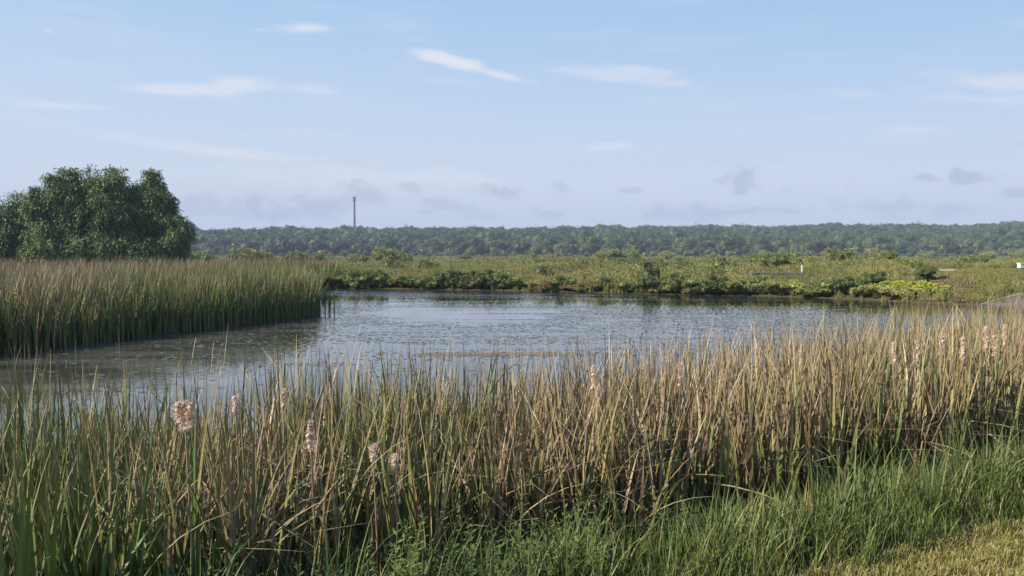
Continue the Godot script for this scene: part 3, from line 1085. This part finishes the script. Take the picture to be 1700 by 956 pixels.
	tag(rail, "low grey wooden rail with short posts among the far weeds", "railing")
	var hh := top - p.y
	for yy in [hh, hh - 0.32]:
		var a := Acc.new()
		a.box(Vector3(-2.15, yy - 0.07, -0.04), Vector3(2.15, yy, 0.04), Color.WHITE)
		a.c.clear()
		put("rail", a.mesh(M.wood), rail)
	for q in 5:
		var a := Acc.new()
		var xx := -2.1 + 1.05 * q
		var up := 0.10 if q < 4 else 0.55
		a.box(Vector3(xx - 0.06, -0.2, -0.14), Vector3(xx + 0.06, hh + up, -0.045), Color.WHITE)
		a.c.clear()
		put("post", a.mesh(M.wood if q < 4 else flat_material(Color(0.55, 0.54, 0.5))), rail)
	# pale box on legs at the picture's edge of the lawn
	p = out_at(1696, 58.0)
	var bx := thing("utility_box", p, 0.1)
	tag(bx, "pale grey box on a short post at the top of the grassy bank", "utility box")
	var a := Acc.new()
	a.box(Vector3(-0.24, 0.22, -0.16), Vector3(0.24, 0.52, 0.16), Color.WHITE)
	a.c.clear()
	put("body", a.mesh(flat_material(Color(0.60, 0.61, 0.63), 0.6)), bx)
	a = Acc.new()
	a.box(Vector3(-0.28, 0.523, -0.2), Vector3(0.28, 0.57, 0.2), Color.WHITE)
	a.c.clear()
	put("lid", a.mesh(flat_material(Color(0.66, 0.67, 0.69), 0.6)), bx)
	a = Acc.new()
	a.box(Vector3(-0.07, -0.2, -0.07), Vector3(0.07, 0.218, 0.07), Color.WHITE)
	a.c.clear()
	put("post", a.mesh(flat_material(Color(0.4, 0.4, 0.4), 0.7)), bx)


func build_stand() -> void:
	R.seed = 23
	var poly := PackedVector2Array()
	for e in [[-260, 622], [0, 588], [100, 578], [180, 568], [250, 557], [350, 547], [430, 537], [490, 529], [522, 523], [532, 514], [526, 500], [520, 489], [512, 482]]:
		var p := ground_at(e[0], e[1])
		poly.append(Vector2(p.x, p.z))
	poly.append(Vector2(-15.5, -70.0))
	poly.append(Vector2(-18.0, -83.0))
	poly.append(Vector2(-70.0, -83.0))
	var variants := []
	for k in 12:
		variants.append(cattail_mesh([0, 0, 0, 0, 1, 1, 1, 1, 2, 2, 2, 2][k], R.randi_range(6, 8), 0.030, 5, 0 if k % 4 == 3 else -1, 1.5))
	var sets := []
	var cols := []
	for k in 12:
		sets.append([])
		cols.append(PackedColorArray())
	var z := -18.0
	while z > -83.5:
		var gap := 0.19 if z > -40.0 else 0.19 + (-40.0 - z) * 0.006
		var x := maxf(-64.0, z * 0.74)
		while x < -8.0:
			var p := Vector2(x + rr(-0.5, 0.5) * gap, z + rr(-0.5, 0.5) * gap)
			if Geometry2D.is_point_in_polygon(p, poly):
				var e := 99.0
				for q in 12:
					var c := Geometry2D.get_closest_point_to_segment(p, poly[q], poly[q + 1])
					e = minf(e, c.distance_to(p))
				if e < 5.0 or R.randf() < 0.62:
					var px := 850.0 + p.x / -p.y * F
					# green along the water, turning further in and towards one end
					var ripe := smoothstep(2.5, 16.0, e) * 0.62 - 0.22 + 0.42 * smoothstep(260.0, 100.0, px) + 0.5 * noise.get_noise_2d(p.x * 4.0, p.y * 4.0)
					var u := ripe + rr(-0.3, 0.3)
					var k := R.randi() % 4 + (0 if u < 0.3 else 4 if u < 0.62 else 8)
					var s := rr(0.85, 1.14) * (1.04 + 0.08 * noise_b.get_noise_2d(p.x * 5.0, p.y * 5.0))
					if e < 0.8: s *= rr(0.55, 1.0)
					var y := maxf(land(p.x, p.y), -0.12)
					var sw := s * maxf(1.0, gap / 0.30)
					sets[k].append(turned(Vector3(p.x, y, p.y), Vector3(sw, s * 1.12 * (1.0 + 0.10 * noise.get_noise_2d(p.x * 25.0, p.y * 25.0)), sw), rr(0, TAU)))
					cols[k].append(grey(0.15))
			x += gap
		z -= gap
	var st := Node3D.new()
	st.name = "reed_stand"
	add_child(st)
	tag(st, "dense stand of green and tan cattail reeds in front of the willows", "reeds", "", "stuff")
	var total := 0
	for k in 12:
		many("reeds", variants[k], sets[k], cols[k], st)
		total += sets[k].size()
	# single reeds in the water off the tip of the stand
	for q in 16:
		var p := ground_at(rr(522, 556), rr(492, 526))
		var a := Acc.new()
		for b in 3:
			a.blade(Vector3(rr(-1, 1) * 0.04, -0.1, rr(-1, 1) * 0.04), rr(0, TAU), rr(0.7, 1.35), 0.035, rr(0.0, 0.1), rr(0, 0.3), 5, 0.0, 2.0, 0.0, 0.3, GREEN, GREEN, jit(GREEN_B, 0.2))
		var o := put("tip_reed", a.mesh(M.cattail))
		o.position = p
		tag(o, "thin dark green reed standing alone in water off the reed stand", "reed", "lone reeds off the tip of the stand")


# the far edge of the near cattails, in metres from the lawn
func band_back(x: float, z: float) -> float:
	var px := 850.0 + x / maxf(-z, 1.0) * F
	return curve([[-300, 9.4], [0, 8.4], [200, 7.6], [380, 6.0], [520, 5.2], [700, 5.0], [1000, 5.1], [1250, 5.2], [1400, 6.2], [1500, 6.8], [1700, 7.0], [2200, 7.0]], px) + 0.35 * noise.get_noise_2d(x * 30.0, z * 30.0)


func build_cattails() -> void:
	R.seed = 31
	# things: the plants that show largest; stuff: the rest
	var protos := [[], [], []]
	for k in 7:
		protos[0].append(cattail_proto(0, -1, 1.1))
		protos[1].append(cattail_proto(1, -1, 1.2))
		protos[2].append(cattail_proto(2, 0 if k == 6 else -1, 1.3))
	var rest := [[], [], []]
	for k in 6:
		rest[0].append(cattail_mesh(0, R.randi_range(5, 7), 0.028, 7, -1, 1.1))
		rest[1].append(cattail_mesh(1, R.randi_range(5, 7), 0.027, 7, -1, 1.2))
		rest[2].append(cattail_mesh(2, R.randi_range(5, 7), 0.026, 7, 0 if k > 4 else -1, 1.35))
	var places := []
	var s := 1.35
	var x := -11.0
	var step := 0.14
	var z := -3.0
	while z > -18.0:
		x = -11.5
		while x < 14.0:
			var xx := x + rr(-0.5, 0.5) * step
			var zz := z + rr(-0.5, 0.5) * step
			s = from_lawn(xx, zz)
			var px := 850.0 + xx / -zz * F
			var front: float = curve([[-200, 0.7], [150, 0.9], [300, 1.2], [450, 1.5], [900, 1.75], [1300, 1.75], [1700, 1.6]], px) + 0.35 * noise_b.get_noise_2d(xx * 30.0, zz * 30.0)
			if s > front and s < band_back(xx, zz) and px > -260 and px < 1960:
				var thin := 1.0
				if px < 430 and s > 5.2: thin = 0.28
				if px > 1250 and s > 5.3: thin = 0.3
				if R.randf() < thin:
					places.append([xx, zz, s, px])
			x += step
		z -= step
	# nearest first
	places.sort_custom(func(a, b): return a[0] * a[0] + a[1] * a[1] < b[0] * b[0] + b[1] * b[1])
	var sets := []
	var cols := []
	for k in 18:
		sets.append([])
		cols.append(PackedColorArray())
	var labels := ["green cattail plant with long upright blades at the near pond edge", "half yellowed cattail plant with green and tan blades at the near pond edge", "dry tan cattail plant with brown broken blades at the near pond edge"]
	var groups := ["green cattails at the near edge", "yellowing cattails at the near edge", "dry tan cattails at the near edge"]
	var made := 0
	for pl in places:
		var px: float = pl[3]
		var ripe: float = curve([[-200, 0.12], [120, 0.2], [260, 0.3], [340, 0.52], [450, 0.38], [700, 0.42], [900, 0.62], [1150, 0.74], [1350, 0.66], [1500, 0.5], [1700, 0.55]], px)
		ripe += 0.35 * noise.get_noise_2d(pl[0] * 40.0, pl[1] * 40.0) + rr(-0.28, 0.28)
		if px < 430 and pl[2] > 4.6: ripe = rr(0.1, 0.6)
		if px > 1250 and pl[2] > 5.3: ripe = rr(0.0, 0.4)
		var k := 0 if ripe < 0.28 else 1 if ripe < 0.62 else 2
		var y := maxf(land(pl[0], pl[1]), -0.15) - 0.02
		var hgt := rr(0.82, 1.12) * lerpf(0.62, 1.0, smoothstep(0.8, 3.0, pl[2]))
		hgt *= 1.0 + 0.12 * noise_b.get_noise_2d(pl[0] * 14.0, pl[1] * 14.0) + 0.07 * smoothstep(1250.0, 1650.0, px)
		if px < 430 and pl[2] > 5.0: hgt *= rr(0.6, 0.85)
		var tf := turned(Vector3(pl[0], y, pl[1]), Vector3(1.0, hgt, 1.0), rr(0, TAU))
		if made < 300 and px > -20 and px < 1720:
			made += 1
			var o := copy_of(protos[k][R.randi() % 6 if R.randf() < 0.93 else 6], "cattail_plant", tf)
			tag(o, labels[k], "cattail", groups[k])
		else:
			var v := k * 6 + (R.randi() % 5 if R.randf() < 0.96 else 5)
			sets[v].append(tf)
			cols[v].append(grey(0.16))
	var bed := Node3D.new()
	bed.name = "cattail_bed"
	add_child(bed)
	tag(bed, "thick bed of tan and green cattails between the verge and the pond", "cattails", "", "stuff")
	for k in 18:
		many("cattails", rest[k / 6][k % 6], sets[k], cols[k], bed)
	for l in protos:
		for o in l: o.free()
	# the cattails with burst heads: where their heads show
	var heads := [[308, 690, 4.1, "largest cream fluffy burst seed head above green cattails"], [516, 722, 4.6, "ragged pale burst seed head over the olive cattails"], [655, 768, 4.75, "thin brown half burst seed head among the olive cattails"], [620, 752, 4.75, "slim pale burst seed head beside a brown one"], [1523, 582, 8.2, ""], [1564, 570, 8.2, ""], [1598, 578, 8.1, ""], [1637, 560, 8.2, ""], [1650, 574, 8.2, ""], [1484, 586, 8.0, ""], [1668, 556, 8.5, ""], [985, 626, 7.2, ""], [392, 672, 4.8, ""], [470, 660, 5.0, ""], [1128, 622, 7.4, ""], [1330, 598, 8.4, ""]]
	for hd in heads:
		var depth: float = hd[2]
		var tip := Vector3(0, EYE, 0) + ray(hd[0], hd[1]) * depth
		var base := maxf(land(tip.x, tip.z), -0.15)
		var o := thing("cattail_plant", Vector3(tip.x, base, tip.z))
		var hgt := tip.y - base
		var a := Acc.new()
		a.tube([Vector3.ZERO, Vector3(0.02, hgt * 0.5, 0), Vector3(0, hgt - 0.05, 0)], [0.008, 0.006, 0.0045], 6, jit(TAN, 0.15))
		put("stalk", a.mesh(M.cattail), o)
		a = Acc.new()
		var big := 0.6 if hd[2] < 6.0 else 1.1
		if hd[0] == 308: big = 0.75
		elif hd[0] == 516: big = 0.85
		elif hd[2] < 5.1: big = 0.5
		seed_head(a, 1, Vector3(0, hgt - 0.10 * big, 0), 0.2 * big)
		if hd[0] == 308:
			seed_head(a, 1, Vector3(0.03, hgt - 0.08 * big, 0.02), 0.17 * big)
			seed_head(a, 1, Vector3(-0.03, hgt - 0.04 * big, 0.01), 0.13 * big)
		put("seed_head", a.mesh(M.down), o)
		for b in 4:
			a = Acc.new()
			one_blade(a, 1 if b < 2 else 2, hgt * rr(0.75, 1.02), 0.02, 9, 0.35, 1.1)
			put("leaf", a.mesh(M.cattail), o)
		if hd[3]: tag(o, "cattail with the " + hd[3], "cattail")
		else: tag(o, "cattail with a small pinkish burst seed head rising above dry blades", "cattail", "cattails with small burst heads")
	# thin rush stems standing in the water behind
	var rush := []
	for k in 5:
		var a := Acc.new()
		var l := rr(-0.12, 0.12)
		a.tube([Vector3(0, -0.3, 0), Vector3(l * 0.3, 0.6, 0), Vector3(l, 1.2, 0)], [0.008, 0.007, 0.004], 4, jit(Color(0.05, 0.065, 0.035), 0.2))
		if k > 2: a.tube([Vector3(l, 1.16, 0), Vector3(l, 1.2, 0), Vector3(l + 0.02, 1.26, 0), Vector3(l + 0.02, 1.3, 0)], [0.006, 0.02, 0.018, 0.004], 5, Color(0.05, 0.04, 0.03))
		rush.append(a.mesh(M.cattail))
	for q in 120:
		var px := rr(1000, 1660) if q < 112 else rr(380, 700)
		var p := ground_at(px, curve([[380, 640], [700, 640], [960, 610], [1200, 598], [1650, 570]], px) + rr(-14, 26))
		var o := put("rush_stem", rush[R.randi() % 5])
		var sc := rr(0.35, 0.75)
		o.transform = turned(p, Vector3(0.9, sc, 0.9), rr(0, TAU))
		tag(o, "thin dark rush stem standing in the water behind the cattails", "rush", "thin rush stems in the water")
	# bleached broken reeds by the scum
	for q in 34:
		var px := rr(20, 470)
		var p := ground_at(px, rr(596, 640))
		var a := Acc.new()
		var c := jit(PALE, 0.12)
		a.blade(Vector3(0, -0.1, 0), rr(0, TAU), rr(0.7, 1.35), 0.014, rr(0.0, 0.2), rr(-0.1, 0.2), 8, 0.0, rr(0.55, 0.85) if q % 2 else 2.0, rr(0.8, 2.3), 0.3, c, c, c)
		var o := put("dead_reed", a.mesh(M.cattail))
		o.position = p
		tag(o, "thin bleached dead reed over the muddy scum", "reed", "bleached dead reeds over the scum")


func build_verge() -> void:
	R.seed = 67
	var kinds := [
		grass_mesh(13, 0.35, 0.75, 0.011, 1.1, Color(0.058, 0.09, 0.024), Color(0.105, 0.14, 0.038), 0.05),
		grass_mesh(12, 0.30, 0.62, 0.010, 1.3, Color(0.08, 0.115, 0.03), Color(0.145, 0.175, 0.048), 0.06),
		grass_mesh(11, 0.45, 0.9, 0.012, 0.9, Color(0.06, 0.088, 0.028), Color(0.10, 0.125, 0.04), 0.05),
		grass_mesh(10, 0.25, 0.6, 0.009, 1.2, Color(0.20, 0.17, 0.07), Color(0.30, 0.24, 0.12), 0.06)]
	var sets := [[], [], [], []]
	var cols := [PackedColorArray(), PackedColorArray(), PackedColorArray(), PackedColorArray()]
	for q in 5600:
		var al := rr(-6.5, 9.0)
		var s := rr(-0.04, 2.9)
		if s > 1.5 and R.randf() < 0.25 + 0.6 * smoothstep(1.5, 2.4, s): continue
		var x := 2.15 + 0.888 * al - 0.46 * s
		var z := -4.7 - 0.46 * al - 0.888 * s
		var u := R.randf() + 0.5 * noise.get_noise_2d(x * 40.0, z * 40.0)
		var k := 1 if u < 0.38 else 0 if u < 0.75 else 2
		if R.randf() < 0.10: k = 3
		if noise_b.get_noise_2d(x * 50.0, z * 50.0) < -0.06 and s > 0.35 and R.randf() < 0.8: continue
		var h := rr(0.5, 1.15) * lerpf(0.5, 1.0, smoothstep(-0.05, 0.5, s)) * lerpf(0.88, 0.75, smoothstep(1.0, 2.5, s))
		sets[k].append(turned(Vector3(x, land(x, z) - 0.02, z), Vector3(h, h, h), rr(0, TAU)))
		cols[k].append(grey(0.15))
	var v := Node3D.new()
	v.name = "verge_grass"
	add_child(v)
	tag(v, "long bright green grass along the foot of the cattails", "grass", "", "stuff")
	for k in 4: many("grass", kinds[k], sets[k], cols[k], v)
	# mown lawn
	var turf := [grass_mesh(12, 0.03, 0.075, 0.0045, 1.3, Color(0.17, 0.16, 0.05), Color(0.26, 0.22, 0.09), 0.035), grass_mesh(12, 0.03, 0.07, 0.0045, 1.3, Color(0.11, 0.13, 0.035), Color(0.20, 0.20, 0.06), 0.035)]
	var ts := [[], []]
	var tc := [PackedColorArray(), PackedColorArray()]
	for q in 9000:
		var al := rr(-3.5, 6.0)
		var s := -pow(R.randf(), 1.3) * 2.6 + 0.05 + 0.06 * noise.get_noise_1d(al * 60.0)
		var x := 2.15 + 0.888 * al - 0.46 * s
		var z := -4.7 - 0.46 * al - 0.888 * s
		var k := 0 if R.randf() + 0.6 * noise.get_noise_2d(x * 50.0, z * 50.0) < 0.62 else 1
		ts[k].append(turned(Vector3(x, land(x, z) + 0.008, z), Vector3.ONE * rr(0.8, 1.3), rr(0, TAU)))
		tc[k].append(grey(0.18))
	var t := Node3D.new()
	t.name = "mown_grass"
	add_child(t)
	tag(t, "short yellowish mown grass of the lawn in the corner", "grass", "", "stuff")
	for k in 2: many("grass", turf[k], ts[k], tc[k], t)
	# leafy weeds in the verge
	var weeds := []
	for k in 4:
		var o := Node3D.new()
		var a := Acc.new()
		var b := Acc.new()
		for st in R.randi_range(3, 5):
			var base := Vector3(rr(-1, 1), 0, rr(-1, 1)) * 0.10
			var top := base + Vector3(rr(-0.12, 0.12), rr(0.35, 0.6), rr(-0.12, 0.12))
			a.tube([base, base.lerp(top, 0.5) + Vector3(0.01, 0, 0), top], [0.004, 0.0035, 0.0015], 4, Color(0.10, 0.12, 0.05))
			var tint: Color = [Color(0.10, 0.145, 0.035), Color(0.07, 0.11, 0.03), Color(0.14, 0.175, 0.04), Color(0.08, 0.105, 0.035)][k]
			for q in 30:
				var f := 0.15 + 0.85 * q / 29.0
				var az := q * 2.4 + st
				var along := Vector3(cos(az), rr(0.1, 0.7), sin(az)).normalized() * rr(0.04, 0.07) * (1.25 - 0.6 * f)
				b.leaf(base.lerp(top, f), along, along.cross(Vector3(rr(-0.3, 0.3), 1, rr(-0.3, 0.3))).normalized() * along.length() * 0.17, jit(tint, 0.2))
		put("stem", a.mesh(M.bark), o)
		put("foliage", b.mesh(M.grass), o)
		weeds.append(o)
	var lab := ["light green leafy weed in the grass below the cattails", "mid green leafy weed in the grass below the cattails", "lime green leafy weed in the grass below the cattails", "dull green leafy weed in the grass below the cattails"]
	for q in 84:
		var px: float = rr(60, 1500)
		if q < 24: px = rr(230, 460)
		elif q < 60: px = rr(540, 1000)
		var s := rr(0.5, 1.9)
		var al := ((px - 850.0) / F * 5.0 - 2.15) / 0.888 + rr(-0.3, 0.5)
		var x := 2.15 + 0.888 * al - 0.46 * s
		var z := -4.7 - 0.46 * al - 0.888 * s
		var k := R.randi() % 4
		var sc := rr(0.75, 1.25)
		var o := copy_of(weeds[k], "leafy_weed", turned(Vector3(x, land(x, z) - 0.01, z), Vector3.ONE * sc, rr(0, TAU)))
		tag(o, lab[k], "weed", ["light", "mid", "lime", "dull"][k] + " green weeds in the verge")
	for o in weeds: o.free()


func build_floating() -> void:
	R.seed = 88
	# flakes of algae and weed on the water
	var meshes := []
	for k in 4:
		var a := Acc.new()
		var n := 9
		var col := Color.WHITE
		a.v.append(Vector3(0, 0.012, 0))
		a.c.append(col)
		for q in n:
			var az := TAU * q / n
			var r := rr(0.45, 1.1)
			a.v.append(Vector3(cos(az) * r, 0.0, sin(az) * r * 0.8))
			a.c.append(col)
		for q in n:
			a.i.append(0); a.i.append(1 + (q + 1) % n); a.i.append(1 + q)
		meshes.append(a.mesh(M.scum if M.has("scum") else scum_material()))
	var sets := [[], [], [], []]
	var cols := [PackedColorArray(), PackedColorArray(), PackedColorArray(), PackedColorArray()]
	for q in 60000:
		var d := 14.0 + 46.0 * pow(R.randf(), 0.8)
		var x := rr(-0.62, 0.62) * d
		var st := water_state(x, -d)
		var px := 850.0 + x / d * F
		var mat := smoothstep(520.0, 250.0, px)
		if R.randf() > st.y * lerpf(0.75, 0.15, mat) + 0.004: continue
		var k := R.randi() % 4
		var r := rr(0.02, 0.10) * (1.0 + 0.5 * mat)
		sets[k].append(turned(Vector3(x, 0.004, -d), Vector3(r, 0.5, r), rr(0, TAU)))
		var c := Color(0.07, 0.075, 0.05).lerp(Color(0.13, 0.12, 0.085), R.randf())
		cols[k].append(c * rr(0.7, 1.2))
	# the brown mat at the edge of the clear water
	for q in 420:
		var p := ground_at(840.0 + R.randfn() * 75.0, 588.0 + R.randfn() * 1.3)
		var k := R.randi() % 4
		var r := rr(0.05, 0.16)
		sets[k].append(turned(Vector3(p.x, 0.006, p.z), Vector3(r, 1.2, r), rr(0, TAU)))
		cols[k].append(Color(0.15, 0.11, 0.06) * rr(0.7, 1.2))
	var f := Node3D.new()
	f.name = "floating_algae"
	add_child(f)
	tag(f, "grey olive flakes of algae floating on the pond", "algae", "", "stuff")
	for k in 4: many("flakes", meshes[k], sets[k], cols[k], f)


func scum_material() -> StandardMaterial3D:
	var m := StandardMaterial3D.new()
	m.vertex_color_use_as_albedo = true
	m.roughness = 0.45
	m.metallic_specular = 0.5
	M.scum = m
	return m
